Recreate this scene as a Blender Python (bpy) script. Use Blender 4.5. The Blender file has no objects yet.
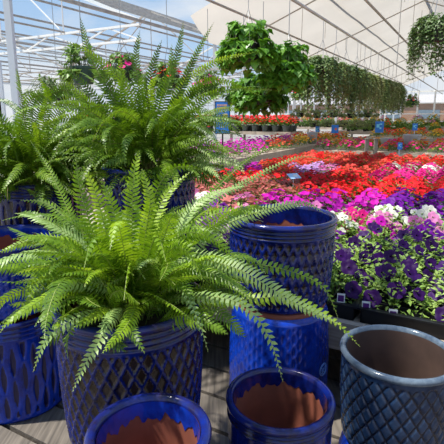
import bpy, bmesh, math, random
from mathutils import Vector, Matrix, Quaternion
random.seed(7)
SC = bpy.context.scene
COL = SC.collection
PI = math.pi
R = math.radians
rnd = random.uniform

# ------------------------------------------------------------------ camera
F_PX, PX0, PY0 = 450.0, 222.0, 207.0
PITCH = R(11.5)
CAM = Vector((0, 0, 1.45))
FW = Vector((0, math.cos(PITCH), -math.sin(PITCH)))
UP = Vector((0, math.sin(PITCH), math.cos(PITCH)))

def ray(px, py):
    return FW + Vector((1, 0, 0)) * ((px - PX0) / F_PX) + UP * ((PY0 - py) / F_PX)

def at(px, py, depth):
    return CAM + ray(px, py) * depth

def atz(px, py, z):
    d = ray(px, py)
    return CAM + d * ((z - CAM.z) / d.z)

cam_d = bpy.data.cameras.new('camera')
cam = bpy.data.objects.new('camera', cam_d)
COL.objects.link(cam)
cam_d.sensor_width = 36
cam_d.lens = F_PX / 444 * 36
cam_d.shift_y = -15 / 444
cam_d.clip_start = 0.02
cam_d.clip_end = 500
cam.location = CAM
cam.rotation_euler = (R(90) - PITCH, 0, 0)
SC.camera = cam

# the greenhouse's own axes: U runs along the bays, V across them
UX = Vector((0.485, 0.8745, 0))
VX = Vector((-0.8745, 0.485, 0))
ROT = math.atan2(UX.y, UX.x)

def W(u, v, z=0.0):
    p = UX * u + VX * v
    return Vector((p.x, p.y, z))

# ------------------------------------------------------------------ helpers
def tag(o, label=None, cat=None, group=None, kind=None):
    if label: o['label'] = label
    if cat: o['category'] = cat
    if group: o['group'] = group
    if kind: o['kind'] = kind
    return o

def empty(name, loc=(0, 0, 0), rz=0.0):
    o = bpy.data.objects.new(name, None)
    COL.objects.link(o)
    o.location = loc
    o.rotation_euler = (0, 0, rz)
    o.empty_display_size = 0.1
    return o

def link(name, me, parent=None, loc=None):
    o = bpy.data.objects.new(name, me)
    COL.objects.link(o)
    if parent is not None: o.parent = parent
    if loc is not None: o.location = loc
    return o

def copy_tree(o, parent=None):
    c = o.copy()
    COL.objects.link(c)
    c.parent = parent
    for ch in o.children:
        copy_tree(ch, c)
    return c

class MB:
    """collects verts and faces (with a material index and optional uv)"""
    def __init__(s):
        s.v = []; s.f = []; s.m = []; s.uv = None
    def add(s, vs, fs, mi=0):
        b = len(s.v)
        s.v.extend([tuple(p) for p in vs])
        for f in fs:
            s.f.append(tuple(i + b for i in f)); s.m.append(mi)
    def box(s, c, size, rz=0.0, mi=0, mat=None):
        hx, hy, hz = size[0] / 2, size[1] / 2, size[2] / 2
        M = Matrix.Rotation(rz, 3, 'Z') if mat is None else mat
        c = Vector(c)
        vs = [c + M @ Vector((x * hx, y * hy, z * hz)) for x in (-1, 1) for y in (-1, 1) for z in (-1, 1)]
        s.add(vs, [(0, 1, 3, 2), (4, 6, 7, 5), (0, 4, 5, 1), (2, 3, 7, 6), (0, 2, 6, 4), (1, 5, 7, 3)], mi)
    def bar(s, a, b, w, h=None, mi=0):
        a, b = Vector(a), Vector(b)
        h = h or w
        d = b - a
        L = d.length
        if L < 1e-6: return
        d.normalize()
        x = d.cross(Vector((0, 0, 1)))
        if x.length < 1e-3: x = Vector((1, 0, 0))
        x.normalize()
        z = x.cross(d)
        M = Matrix((x, d, z)).transposed()
        s.box((a + b) / 2, (w, L, h), mat=M, mi=mi)
    def tube(s, pts, r, n=6, mi=0, taper=None, cap=True):
        pts = [Vector(p) for p in pts]
        b = len(s.v)
        ref = Vector((0.3, 0.2, 1)).normalized()
        for i, p in enumerate(pts):
            t = (pts[min(i + 1, len(pts) - 1)] - pts[max(i - 1, 0)]).normalized()
            x = t.cross(ref)
            if x.length < 1e-3: x = Vector((1, 0, 0))
            x.normalize(); y = t.cross(x)
            rr = r if taper is None else r + (taper - r) * i / (len(pts) - 1)
            for k in range(n):
                a = 2 * PI * k / n
                s.v.append(tuple(p + (x * math.cos(a) + y * math.sin(a)) * rr))
        for i in range(len(pts) - 1):
            for k in range(n):
                s.f.append((b + i * n + k, b + i * n + (k + 1) % n, b + (i + 1) * n + (k + 1) % n, b + (i + 1) * n + k)); s.m.append(mi)
        if cap:
            s.f.append(tuple(b + k for k in range(n))[::-1]); s.m.append(mi)
            s.f.append(tuple(b + (len(pts) - 1) * n + k for k in range(n))); s.m.append(mi)
    def lathe(s, prof, n=32, mi=0, c=(0, 0, 0)):
        b = len(s.v)
        for (r, z) in prof:
            for k in range(n):
                a = 2 * PI * k / n
                s.v.append((c[0] + r * math.cos(a), c[1] + r * math.sin(a), c[2] + z))
        for i in range(len(prof) - 1):
            for k in range(n):
                s.f.append((b + i * n + k, b + i * n + (k + 1) % n, b + (i + 1) * n + (k + 1) % n, b + (i + 1) * n + k)); s.m.append(mi)
    def mesh(s, name, mats, smooth=False):
        me = bpy.data.meshes.new(name)
        me.from_pydata(s.v, [], s.f)
        for m in (mats if isinstance(mats, (list, tuple)) else [mats]): me.materials.append(m)
        me.polygons.foreach_set('material_index', s.m)
        if smooth: me.polygons.foreach_set('use_smooth', [True] * len(s.f))
        me.update()
        return me
    def build(s, name, mats, parent=None, smooth=False, loc=None):
        return link(name, s.mesh(name, mats, smooth), parent, loc)

# ------------------------------------------------------------------ materials
def nmat(name):
    m = bpy.data.materials.new(name)
    m.use_nodes = True
    nt = m.node_tree
    nt.nodes.clear()
    out = nt.nodes.new('ShaderNodeOutputMaterial')
    return m, nt, out

def N(nt, t, **kw):
    n = nt.nodes.new(t)
    for k, v in kw.items():
        setattr(n, k, v)
    return n

def math_n(nt, op, a, b=None, c=None):
    n = nt.nodes.new('ShaderNodeMath'); n.operation = op
    for i, x in enumerate((a, b, c)):
        if x is None: continue
        if isinstance(x, (int, float)): n.inputs[i].default_value = x
        else: nt.links.new(x, n.inputs[i])
    return n.outputs[0]

def ramp(nt, fac, stops):
    n = nt.nodes.new('ShaderNodeValToRGB')
    e = n.color_ramp.elements
    while len(e) < len(stops): e.new(0.5)
    for i, (p, c) in enumerate(stops):
        e[i].position = p; e[i].color = (*c, 1)
    nt.links.new(fac, n.inputs[0])
    return n.outputs[0]

def simple(name, col, rough=0.6, metal=0.0, noise=0.0, nscale=8, spec=0.5, coat=0.0):
    m, nt, out = nmat(name)
    p = N(nt, 'ShaderNodeBsdfPrincipled')
    p.inputs['Roughness'].default_value = rough
    p.inputs['Metallic'].default_value = metal
    p.inputs['Specular IOR Level'].default_value = spec
    p.inputs['Coat Weight'].default_value = coat
    if noise:
        tc = N(nt, 'ShaderNodeTexCoord')
        no = N(nt, 'ShaderNodeTexNoise'); no.inputs['Scale'].default_value = nscale
        no.inputs['Detail'].default_value = 5
        nt.links.new(tc.outputs['Object'], no.inputs['Vector'])
        c = ramp(nt, no.outputs[0], [(0.3, tuple(x * (1 - noise) for x in col)), (0.7, tuple(min(1, x * (1 + noise)) for x in col))])
        nt.links.new(c, p.inputs['Base Color'])
    else:
        p.inputs['Base Color'].default_value = (*col, 1)
    nt.links.new(p.outputs[0], out.inputs[0])
    return m

def leaf_mat(name, cols, rough=0.45, trans=0.35, tcol=(1.25, 1.2, 0.6), nscale=30, spec=0.5):
    """leaf: glossy face + light passing through; colour varies over the plant and between copies"""
    m, nt, out = nmat(name)
    oi = N(nt, 'ShaderNodeObjectInfo')
    tc = N(nt, 'ShaderNodeTexCoord')
    no = N(nt, 'ShaderNodeTexNoise'); no.inputs['Scale'].default_value = nscale; no.inputs['Detail'].default_value = 1
    nt.links.new(tc.outputs['Object'], no.inputs['Vector'])
    a = math_n(nt, 'MULTIPLY', oi.outputs['Random'], 0.55)
    b = math_n(nt, 'MULTIPLY', no.outputs[0], 0.9)
    f = math_n(nt, 'ADD', a, b)
    f = math_n(nt, 'SUBTRACT', f, 0.22)
    n = len(cols)
    c = ramp(nt, f, [(i / (n - 1), cc) for i, cc in enumerate(cols)])
    p = N(nt, 'ShaderNodeBsdfPrincipled')
    p.inputs['Roughness'].default_value = rough
    p.inputs['Specular IOR Level'].default_value = spec
    nt.links.new(c, p.inputs['Base Color'])
    t = N(nt, 'ShaderNodeBsdfTranslucent')
    mx = N(nt, 'ShaderNodeMix', data_type='RGBA', blend_type='MULTIPLY')
    mx.inputs[0].default_value = 1
    nt.links.new(c, mx.inputs[6]); mx.inputs[7].default_value = (*tcol, 1)
    nt.links.new(mx.outputs[2], t.inputs[0])
    s = N(nt, 'ShaderNodeMixShader'); s.inputs[0].default_value = trans
    nt.links.new(p.outputs[0], s.inputs[1]); nt.links.new(t.outputs[0], s.inputs[2])
    nt.links.new(s.outputs[0], out.inputs[0])
    return m

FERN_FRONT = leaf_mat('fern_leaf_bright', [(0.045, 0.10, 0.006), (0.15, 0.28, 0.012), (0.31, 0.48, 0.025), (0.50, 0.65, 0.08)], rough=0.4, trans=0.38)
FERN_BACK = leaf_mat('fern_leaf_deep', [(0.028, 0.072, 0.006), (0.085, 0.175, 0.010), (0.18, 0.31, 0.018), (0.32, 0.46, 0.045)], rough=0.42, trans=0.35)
FERN_PALE = leaf_mat('fern_leaf_pale', [(0.22, 0.36, 0.10), (0.35, 0.5, 0.16), (0.48, 0.62, 0.24)], rough=0.45, trans=0.35)
STALK = simple('fern_stalk', (0.28, 0.33, 0.08), 0.5)
STALK_BROWN = simple('fern_stalk_brown', (0.16, 0.10, 0.04), 0.6)
SOIL = simple('potting_soil', (0.025, 0.016, 0.01), 0.95, noise=0.5, nscale=60)
PETUNIA_LEAF = leaf_mat('petunia_leaf', [(0.13, 0.25, 0.04), (0.32, 0.48, 0.10), (0.54, 0.68, 0.24)], trans=0.35)
BED_LEAF = leaf_mat('bedding_leaf', [(0.06, 0.14, 0.02), (0.13, 0.26, 0.04), (0.24, 0.38, 0.08)], trans=0.3)
VINE_LEAF = leaf_mat('vine_leaf', [(0.05, 0.15, 0.012), (0.14, 0.33, 0.028), (0.30, 0.52, 0.07)], rough=0.38, trans=0.3, nscale=14)
TRAIL_LEAF = leaf_mat('trailing_leaf', [(0.05, 0.10, 0.03), (0.12, 0.20, 0.05), (0.24, 0.30, 0.10), (0.36, 0.32, 0.18)], rough=0.45, trans=0.25, nscale=12)
VINE_STEM = simple('vine_stem', (0.10, 0.13, 0.04), 0.6)
BLACK_PLASTIC = simple('black_plastic', (0.012, 0.012, 0.014), 0.4)
GREEN_PLASTIC = simple('green_plastic', (0.03, 0.07, 0.05), 0.45)
WIRE = simple('steel_wire', (0.35, 0.35, 0.35), 0.4, metal=0.8)
WHITE_STEEL = simple('white_painted_steel', (0.82, 0.82, 0.80), 0.45)
GALV = simple('galvanised_steel', (0.55, 0.53, 0.50), 0.45, metal=0.35, noise=0.12, nscale=5)
RUSTY = simple('weathered_pipe', (0.42, 0.37, 0.32), 0.55, metal=0.2, noise=0.2, nscale=6)
GREY_PAINT = simple('pale_grey_paint', (0.62, 0.66, 0.70), 0.5)

def petal_mat(name, col, dark=None, trans=0.3, var=0.35):
    m, nt, out = nmat(name)
    oi = N(nt, 'ShaderNodeObjectInfo')
    tc = N(nt, 'ShaderNodeTexCoord')
    no = N(nt, 'ShaderNodeTexNoise'); no.inputs['Scale'].default_value = 18; no.inputs['Detail'].default_value = 2
    nt.links.new(tc.outputs['Object'], no.inputs['Vector'])
    f = math_n(nt, 'ADD', math_n(nt, 'MULTIPLY', oi.outputs['Random'], 0.5), math_n(nt, 'MULTIPLY', no.outputs[0], 0.6))
    lo = dark or tuple(x * (1 - var) for x in col)
    c = ramp(nt, f, [(0.2, lo), (0.75, col)])
    p = N(nt, 'ShaderNodeBsdfPrincipled'); p.inputs['Roughness'].default_value = 0.55
    p.inputs['Specular IOR Level'].default_value = 0.25
    nt.links.new(c, p.inputs['Base Color'])
    t = N(nt, 'ShaderNodeBsdfTranslucent'); nt.links.new(c, t.inputs[0])
    s = N(nt, 'ShaderNodeMixShader'); s.inputs[0].default_value = trans
    nt.links.new(p.outputs[0], s.inputs[1]); nt.links.new(t.outputs[0], s.inputs[2])
    nt.links.new(s.outputs[0], out.inputs[0])
    return m

PETAL = {
    'dark violet': petal_mat('petal_dark_violet', (0.045, 0.004, 0.115), (0.02, 0.002, 0.05)),
    'violet': petal_mat('petal_violet', (0.22, 0.008, 0.38), (0.11, 0.006, 0.22)),
    'magenta': petal_mat('petal_magenta', (0.68, 0.01, 0.46), (0.42, 0.008, 0.38)),
    'hot pink': petal_mat('petal_hot_pink', (0.85, 0.02, 0.28), (0.65, 0.01, 0.2)),
    'pink': petal_mat('petal_pink', (0.85, 0.30, 0.58), (0.75, 0.15, 0.48)),
    'white': petal_mat('petal_white', (0.85, 0.84, 0.78), (0.75, 0.72, 0.62)),
    'red': petal_mat('petal_red', (0.93, 0.02, 0.025), (0.75, 0.01, 0.02)),
    'coral': petal_mat('petal_coral', (0.88, 0.10, 0.06), (0.75, 0.05, 0.05)),
    'dusty pink': petal_mat('petal_dusty_pink', (0.62, 0.20, 0.17), (0.42, 0.11, 0.09)),
    'orange': petal_mat('petal_orange', (0.85, 0.25, 0.02), (0.75, 0.13, 0.02)),
    'yellow': petal_mat('petal_yellow', (0.80, 0.50, 0.04), (0.62, 0.32, 0.03)),
    'lavender': petal_mat('petal_lavender', (0.60, 0.35, 0.68), (0.5, 0.22, 0.6)),
}
THROAT = simple('petal_throat', (0.03, 0.004, 0.06), 0.7)
THROAT_PALE = simple('petal_throat_pale', (0.55, 0.50, 0.12), 0.7)

def wood_mat(name, c0, c1, axis='X'):
    m, nt, out = nmat(name)
    tc = N(nt, 'ShaderNodeTexCoord')
    mp = N(nt, 'ShaderNodeMapping')
    mp.inputs['Scale'].default_value = (1.2, 22, 22) if axis == 'X' else (22, 1.2, 22)
    nt.links.new(tc.outputs['Object'], mp.inputs[0])
    no = N(nt, 'ShaderNodeTexNoise'); no.inputs['Scale'].default_value = 3; no.inputs['Detail'].default_value = 6
    nt.links.new(mp.outputs[0], no.inputs['Vector'])
    n2 = N(nt, 'ShaderNodeTexNoise'); n2.inputs['Scale'].default_value = 4
    nt.links.new(tc.outputs['Object'], n2.inputs['Vector'])
    f = math_n(nt, 'ADD', math_n(nt, 'MULTIPLY', no.outputs[0], 0.7), math_n(nt, 'MULTIPLY', n2.outputs[0], 0.35))
    c = ramp(nt, f, [(0.35, c0), (0.7, c1)])
    p = N(nt, 'ShaderNodeBsdfPrincipled'); p.inputs['Roughness'].default_value = 0.75
    nt.links.new(c, p.inputs['Base Color'])
    b = N(nt, 'ShaderNodeBump'); b.inputs['Strength'].default_value = 0.3; b.inputs['Distance'].default_value = 0.004
    nt.links.new(no.outputs[0], b.inputs['Height']); nt.links.new(b.outputs[0], p.inputs['Normal'])
    nt.links.new(p.outputs[0], out.inputs[0])
    return m
DECK_WOOD = wood_mat('weathered_deck_wood', (0.06, 0.05, 0.042), (0.22, 0.185, 0.15), 'Y')
BENCH_WOOD = wood_mat('bench_wood', (0.28, 0.22, 0.165), (0.54, 0.46, 0.37), 'Y')

# ------------------------------------------------------------------ world, sun
w = bpy.data.worlds.new('world'); SC.world = w
w.use_nodes = True
nt = w.node_tree; nt.nodes.clear()
out = N(nt, 'ShaderNodeOutputWorld')
bg = N(nt, 'ShaderNodeBackground')
tc = N(nt, 'ShaderNodeTexCoord')
sx = N(nt, 'ShaderNodeSeparateXYZ'); nt.links.new(tc.outputs['Generated'], sx.inputs[0])
base = ramp(nt, sx.outputs[2], [(0.0, (0.78, 0.84, 0.92)), (0.12, (0.50, 0.72, 0.98)), (0.35, (0.22, 0.48, 0.92)), (1.0, (0.12, 0.30, 0.75))])
no = N(nt, 'ShaderNodeTexNoise'); no.inputs['Scale'].default_value = 2.6; no.inputs['Detail'].default_value = 6
mp = N(nt, 'ShaderNodeMapping'); mp.inputs['Scale'].default_value = (1, 1, 3)
nt.links.new(tc.outputs['Generated'], mp.inputs[0]); nt.links.new(mp.outputs[0], no.inputs['Vector'])
cf = ramp(nt, no.outputs[0], [(0.48, (0, 0, 0)), (0.66, (1, 1, 1))])
mx = N(nt, 'ShaderNodeMix', data_type='RGBA'); nt.links.new(cf, mx.inputs[0])
nt.links.new(base, mx.inputs[6]); mx.inputs[7].default_value = (0.95, 0.97, 1.0, 1)
nt.links.new(mx.outputs[2], bg.inputs[0]); bg.inputs[1].default_value = 0.8
nt.links.new(bg.outputs[0], out.inputs[0])

sd = bpy.data.lights.new('sun', 'SUN'); sd.energy = 6.6; sd.angle = R(1.5); sd.color = (1.0, 0.95, 0.86)
sun = bpy.data.objects.new('sun', sd); COL.objects.link(sun)
sun.rotation_euler = Vector((-0.42, -0.10, 0.90)).to_track_quat('Z', 'Y').to_euler()

# ------------------------------------------------------------------ greenhouse shell
def struct(o): o['kind'] = 'structure'; return o

fl = MB(); fl.add([W(-8, -16, 0), W(50, -16, 0), W(50, 31, 0), W(-8, 31, 0)], [(0, 1, 2, 3)])
struct(fl.build('floor', simple('grey_concrete', (0.30, 0.28, 0.26), 0.85, noise=0.25, nscale=1.5)))
g = MB(); g.add([W(-60, -90, -0.06), W(160, -90, -0.06), W(160, 120, -0.06), W(-60, 120, -0.06)], [(0, 1, 2, 3)])
struct(g.build('ground', simple('outside_ground', (0.36, 0.36, 0.30), 0.9, noise=0.3, nscale=0.3)))

def glass_mat():
    m, nt, out = nmat('greenhouse_glazing')
    t = N(nt, 'ShaderNodeBsdfTransparent'); t.inputs[0].default_value = (0.95, 0.97, 0.98, 1)
    gl = N(nt, 'ShaderNodeBsdfGlossy'); gl.inputs['Roughness'].default_value = 0.08
    tr = N(nt, 'ShaderNodeBsdfTranslucent'); tr.inputs[0].default_value = (0.9, 0.93, 0.95, 1)
    s1 = N(nt, 'ShaderNodeMixShader'); s1.inputs[0].default_value = 0.03
    nt.links.new(t.outputs[0], s1.inputs[1]); nt.links.new(tr.outputs[0], s1.inputs[2])
    s2 = N(nt, 'ShaderNodeMixShader'); s2.inputs[0].default_value = 0.03
    nt.links.new(s1.outputs[0], s2.inputs[1]); nt.links.new(gl.outputs[0], s2.inputs[2])
    nt.links.new(s2.outputs[0], out.inputs[0])
    return m
GLASS = glass_mat()

def cloth_mat():
    m, nt, out = nmat('cream_shade_cloth')
    tc = N(nt, 'ShaderNodeTexCoord')
    no = N(nt, 'ShaderNodeTexNoise'); no.inputs['Scale'].default_value = 0.6; no.inputs['Detail'].default_value = 4
    nt.links.new(tc.outputs['Object'], no.inputs['Vector'])
    c = ramp(nt, no.outputs[0], [(0.3, (0.56, 0.52, 0.465)), (0.7, (0.62, 0.575, 0.515))])
    d = N(nt, 'ShaderNodeBsdfDiffuse'); t = N(nt, 'ShaderNodeBsdfTranslucent')
    nt.links.new(c, d.inputs[0]); nt.links.new(c, t.inputs[0])
    s = N(nt, 'ShaderNodeMixShader'); s.inputs[0].default_value = 0.5
    nt.links.new(d.outputs[0], s.inputs[1]); nt.links.new(t.outputs[0], s.inputs[2])
    nt.links.new(s.outputs[0], out.inputs[0])
    return m
CLOTH = cloth_mat()

BAYS = [(-14.3, -3.3), (-3.3, 7.7), (7.7, 18.7), (18.7, 29.7)]
ZE, ZR = 3.8, 6.0
U0, U1 = -6, 48
def slope(v):
    for a, b in BAYS:
        if a <= v <= b:
            mid = (a + b) / 2
            return ZE + (ZR - ZE) * (1 - abs(v - mid) / ((b - a) / 2))
wi = 0
for a, b in BAYS:
    mid = (a + b) / 2
    for (p, q, zp, zq) in ((a, mid, ZE, ZR), (mid, b, ZR, ZE)):
        wi += 1
        m = MB()
        m.add([W(U0, p, zp + .08), W(U1, p, zp + .08), W(U1, q, zq + .08), W(U0, q, zq + .08)], [(0, 1, 2, 3)])
        struct(m.build('window_%d' % wi, GLASS))
# purlins and gutters run along the bays
tn = 0
for bi, (a, b) in enumerate(BAYS):
    m = MB()
    for k in range(0, 11):
        if bi == 1 and k not in (0, 3, 5, 7, 10): continue
        if bi > 1 and k in (1, 9): continue
        v = a + (b - a) * k / 10
        z = slope(v)
        if k in (0, 10):
            if k == 0 or bi == len(BAYS) - 1: m.bar(W(U0, v, z), W(U1, v, z), 0.06, 0.07)
        elif k == 5: m.bar(W(U0, v, z), W(U1, v, z), 0.09, 0.10)
        else: m.bar(W(U0, v, z - 0.02), W(U1, v, z - 0.02), 0.05, 0.07)
    for v in (a + 2.7, (a + b) / 2, b - 2.7):
        m.tube([W(U0, v, ZE - 0.05), W(U1, v, ZE - 0.05)], 0.028, 6)
    tn += 1
    struct(m.build('trim_%d' % tn, RUSTY))
# trusses across the bays
def truss(u, a, b, m_, wht=False):
    m = MB()
    mid = (a + b) / 2
    k = 0.06
    m.bar(W(u, a, ZE), W(u, mid, ZR), k, k + .02); m.bar(W(u, mid, ZR), W(u, b, ZE), k, k + .02)
    zc = ZE - 0.45
    m.bar(W(u, a, ZE - .08), W(u, b, ZE - .08), k, k)
    m.bar(W(u, a, zc), W(u, b, zc), k, k)
    n = 10
    for i in range(n):
        v0 = a + (b - a) * i / n; v1 = a + (b - a) * (i + 1) / n
        z0, z1 = (ZE - .08, zc) if i % 2 else (zc, ZE - .08)
        m.bar(W(u, v0, z0), W(u, v1, z1), 0.035)
    for f in (0.25, 0.5, 0.75):
        v = a + (b - a) * f
        m.bar(W(u, v, ZE - .08), W(u, v, slope(v)), 0.03)
    m.bar(W(u, a + (b - a) * .25, ZE - .08), W(u, mid, ZR), 0.03)
    m.bar(W(u, a + (b - a) * .75, ZE - .08), W(u, mid, ZR), 0.03)
    return struct(m.build('roof_truss', m_))
for (a, b) in BAYS[1:]:
    for i in range(13):
        u = 2 + i * 3.8
        if a == -3.3 or i % 2: continue
        truss(u, a, b, WHITE_STEEL if i % 4 == 2 else RUSTY)
# posts on the gutter lines
for v in (-3.3, 7.7, 18.7, 29.7):
    for i in range(7):
        u = 5.8 + i * 7.6
        if v == -3.3 and i < 1: continue
        m = MB(); m.bar(W(u, v, 0), W(u, v, ZE), 0.12, 0.12); m.box(W(u, v, 0.01), (0.3, 0.3, 0.02), ROT)
        struct(m.build('support_post', GREY_PAINT))
# shade cloth under the roof of the right hand bay: its near hem is cut slantwise
def on_slope(px, py, dz=-0.06):
    """where the view through a point meets the left slope of the second bay"""
    d = ray(px, py)
    n = VX * ((ZR - ZE) / 5.5) + Vector((0, 0, 1))
    p0 = W(0, 7.7, ZE + dz)
    return CAM + d * ((p0 - CAM).dot(n) / d.dot(n))
A = on_slope(213, 44); B = on_slope(189, 17)
uA, uB = A.dot(UX), B.dot(UX)
vA, vB = A.dot(VX), B.dot(VX)
print('cloth hem', uA, vA, uB, vB)
def hem(v): return max(10.6, uA + (uB - uA) * (v - vA) / (vB - vA)) if abs(vB - vA) > 1e-3 else uA
m = MB()
nu, nv = 90, 28
vs = []
for j in range(nv + 1):
    v = 7.6 - 10.8 * j / nv
    h = hem(max(v, 2.2))
    for i in range(nu + 1):
        u = h + (47.5 - h) * i / nu
        sag = 0.05 * abs(math.sin(u * PI / 3.8))
        vs.append(W(u, v, slope(v) - 0.10 - sag))
fs = [(j * (nu + 1) + i, j * (nu + 1) + i + 1, (j + 1) * (nu + 1) + i + 1, (j + 1) * (nu + 1) + i) for j in range(nv) for i in range(nu)]
m.add(vs, fs)
cl = m.build('shade_cloth', CLOTH, smooth=True); struct(cl)
# thin battens and drop wires below the cloth
m = MB()
for i in range(6):
    u = 14 + i * 6.0
    m.tube([W(u, 7.5, ZE - .12), W(u, 2.2, ZR - .22)], 0.022, 5)
    m.tube([W(u, 2.2, ZR - .22), W(u, -3.2, ZE - .12)], 0.022, 5)
for v in (4.9, 0.4):
    m.tube([W(hem(max(v, 2.2)) - .1, v, slope(v) - .24), W(47, v, slope(v) - .24)], 0.025, 5)
for i in range(14):
    for v in (4.9, 2.4):
        u = 14 + i * 2.6 + rnd(-.4, .4)
        m.tube([W(u, v, slope(v) - .2), W(u + rnd(-.03, .03), v, slope(v) - rnd(.8, 1.5))], 0.010, 4)
tn += 1
struct(m.build('trim_%d' % tn, RUSTY))

# far end wall with white frame, side wall at left
def frame_wall(name, P, n, zt, mid_rails, glassname):
    m = MB()
    for i in range(n + 1):
        a = P(i / n)
        m.bar(Vector((a.x, a.y, 0)), Vector((a.x, a.y, zt)), 0.12, 0.12)
    for z in mid_rails:
        a, b = P(0), P(1)
        m.bar(Vector((a.x, a.y, z)), Vector((b.x, b.y, z)), 0.08, 0.10)
    struct(m.build(name, WHITE_STEEL))
    q = MB(); a, b = P(0), P(1)
    q.add([(a.x, a.y, 0.05), (b.x, b.y, 0.05), (b.x, b.y, zt), (a.x, a.y, zt)], [(0, 1, 2, 3)])
    struct(q.build(glassname, GLASS))
frame_wall('wall_far', lambda t: W(48, -14 + 44 * t), 30, 3.8, (0.05, 0.9, 1.6, 2.6, 3.7), 'window_20')
frame_wall('wall_left', lambda t: W(-6 + 54 * t, 29.7), 30, 3.8, (0.05, 0.9, 2.2, 3.7), 'window_21')
# low boarded kickboard
m = MB(); m.box(W(47.8, 8, .35), (0.1, 44, .7), ROT)
struct(m.build('baseboard_far', simple('kickboard', (0.45, 0.42, 0.38), 0.7)))

# outside: a brown brick building and trees past the far wall
def far_building(u, v, lu, lv, h, col, label):
    root = empty('building', W(u, v, -0.05), ROT)
    tag(root, label, 'building')
    m = MB(); m.box((0, 0, h / 2), (lu, lv, h)); m.build('wall', simple('brown_brick', col, 0.85, noise=0.2, nscale=2), root)
    m = MB()
    m.add([(-lu/2-.3, -lv/2-.3, h), (lu/2+.3, -lv/2-.3, h), (lu/2+.3, lv/2+.3, h), (-lu/2-.3, lv/2+.3, h), (0, -lv/2-.3, h+1.2), (0, lv/2+.3, h+1.2)],
          [(0, 1, 2, 3), (0, 4, 1), (2, 5, 3), (1, 4, 5, 2), (3, 5, 4, 0)])
    m.build('roof', simple('grey_roof', (0.42, 0.40, 0.40), 0.8), root)
    for k in range(5):
        q = MB(); q.box((-lu / 2 - .03, -lv / 2 + lv * (k + .5) / 5, h * .55), (0.08, lv / 9, h * .35))
        q.build('window', simple('building_window', (0.15, 0.2, 0.25), 0.2), root)
    return root
far_building(66, 14, 8, 22, 3.0, (0.30, 0.17, 0.11), 'low brown brick building beyond the far glass wall')

# ------------------------------------------------------------------ slatted deck
m = MB()
DZ = 0.15
k = 0
u = -0.6
while u < 2.6:
    m.box(W(u + .1, 0.2, DZ - .0125), (0.185, 4.4, 0.025), ROT)
    u += 0.205
for v in (-1.9, -0.9, 0.2, 1.3, 2.3):
    m.box(W(1.0, v, 0.0625), (3.2, 0.09, 0.125), ROT)
struct(m.build('slatted_deck', DECK_WOOD))

# ------------------------------------------------------------------ glazed pots
def glaze(name, kind, blue, deep, brown, scale_h=1.0, nd=26, rows=5.0):
    """glossy glaze; the relief pattern lives in uv (u round the pot, v height in units of radius)"""
    m, nt, out = nmat(name)
    uv = N(nt, 'ShaderNodeUVMap')
    sp = N(nt, 'ShaderNodeSeparateXYZ'); nt.links.new(uv.outputs[0], sp.inputs[0])
    tc = N(nt, 'ShaderNodeTexCoord')
    no = N(nt, 'ShaderNodeTexNoise'); no.inputs['Scale'].default_value = 9; no.inputs['Detail'].default_value = 6; no.inputs['Roughness'].default_value = .7
    nt.links.new(tc.outputs['Object'], no.inputs['Vector'])
    drip = N(nt, 'ShaderNodeTexNoise'); drip.inputs['Scale'].default_value = 1.0; drip.inputs['Detail'].default_value = 4
    mp = N(nt, 'ShaderNodeMapping'); mp.inputs['Scale'].default_value = (60, 60, 6)
    nt.links.new(tc.outputs['Object'], mp.inputs[0]); nt.links.new(mp.outputs[0], drip.inputs['Vector'])
    c = ramp(nt, no.outputs[0], [(0.35, deep), (0.62, blue)])
    at_ = N(nt, 'ShaderNodeAttribute'); at_.attribute_name = 'recess'
    f = math_n(nt, 'ADD', math_n(nt, 'MULTIPLY', at_.outputs['Fac'], 1.0), math_n(nt, 'MULTIPLY', math_n(nt, 'SUBTRACT', drip.outputs[0], 0.5), 1.1))
    f = ramp(nt, f, [(0.45, (0, 0, 0)), (0.75, (1, 1, 1))])
    mx = N(nt, 'ShaderNodeMix', data_type='RGBA'); nt.links.new(f, mx.inputs[0])
    nt.links.new(c, mx.inputs[6]); mx.inputs[7].default_value = (*brown, 1)
    p = N(nt, 'ShaderNodeBsdfPrincipled')
    nt.links.new(mx.outputs[2], p.inputs['Base Color'])
    p.inputs['Roughness'].default_value = 0.16
    p.inputs['Specular IOR Level'].default_value = 0.35
    p.inputs['Coat Weight'].default_value = 0.3; p.inputs['Coat Roughness'].default_value = 0.04
    b = N(nt, 'ShaderNodeBump'); b.inputs['Strength'].default_value = 0.25; b.inputs['Distance'].default_value = 0.003
    nt.links.new(no.outputs[0], b.inputs['Height']); nt.links.new(b.outputs[0], p.inputs['Normal'])
    nt.links.new(p.outputs[0], out.inputs[0])
    return m
G_COBALT = glaze('cobalt_glaze', 0, (0.004, 0.016, 0.17), (0.002, 0.004, 0.04), (0.026, 0.015, 0.010))
G_BRIGHT = glaze('bright_blue_glaze', 0, (0.006, 0.045, 0.42), (0.003, 0.014, 0.17), (0.01, 0.01, 0.06))
G_SLATE = glaze('slate_blue_glaze', 0, (0.025, 0.055, 0.12), (0.008, 0.018, 0.05), (0.01, 0.014, 0.03))
TERRA = simple('terracotta', (0.24, 0.07, 0.04), 0.75, noise=0.2, nscale=14)
DARK_CLAY = simple('dark_unglazed_clay', (0.075, 0.042, 0.032), 0.8, noise=0.25, nscale=10)
RIMG = glaze('rim_glaze', 0, (0.006, 0.022, 0.22), (0.02, 0.014, 0.03), (0.07, 0.04, 0.03))
RIM_SLATE = glaze('rim_slate_glaze', 0, (0.18, 0.23, 0.28), (0.05, 0.075, 0.12), (0.13, 0.11, 0.10))

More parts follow.
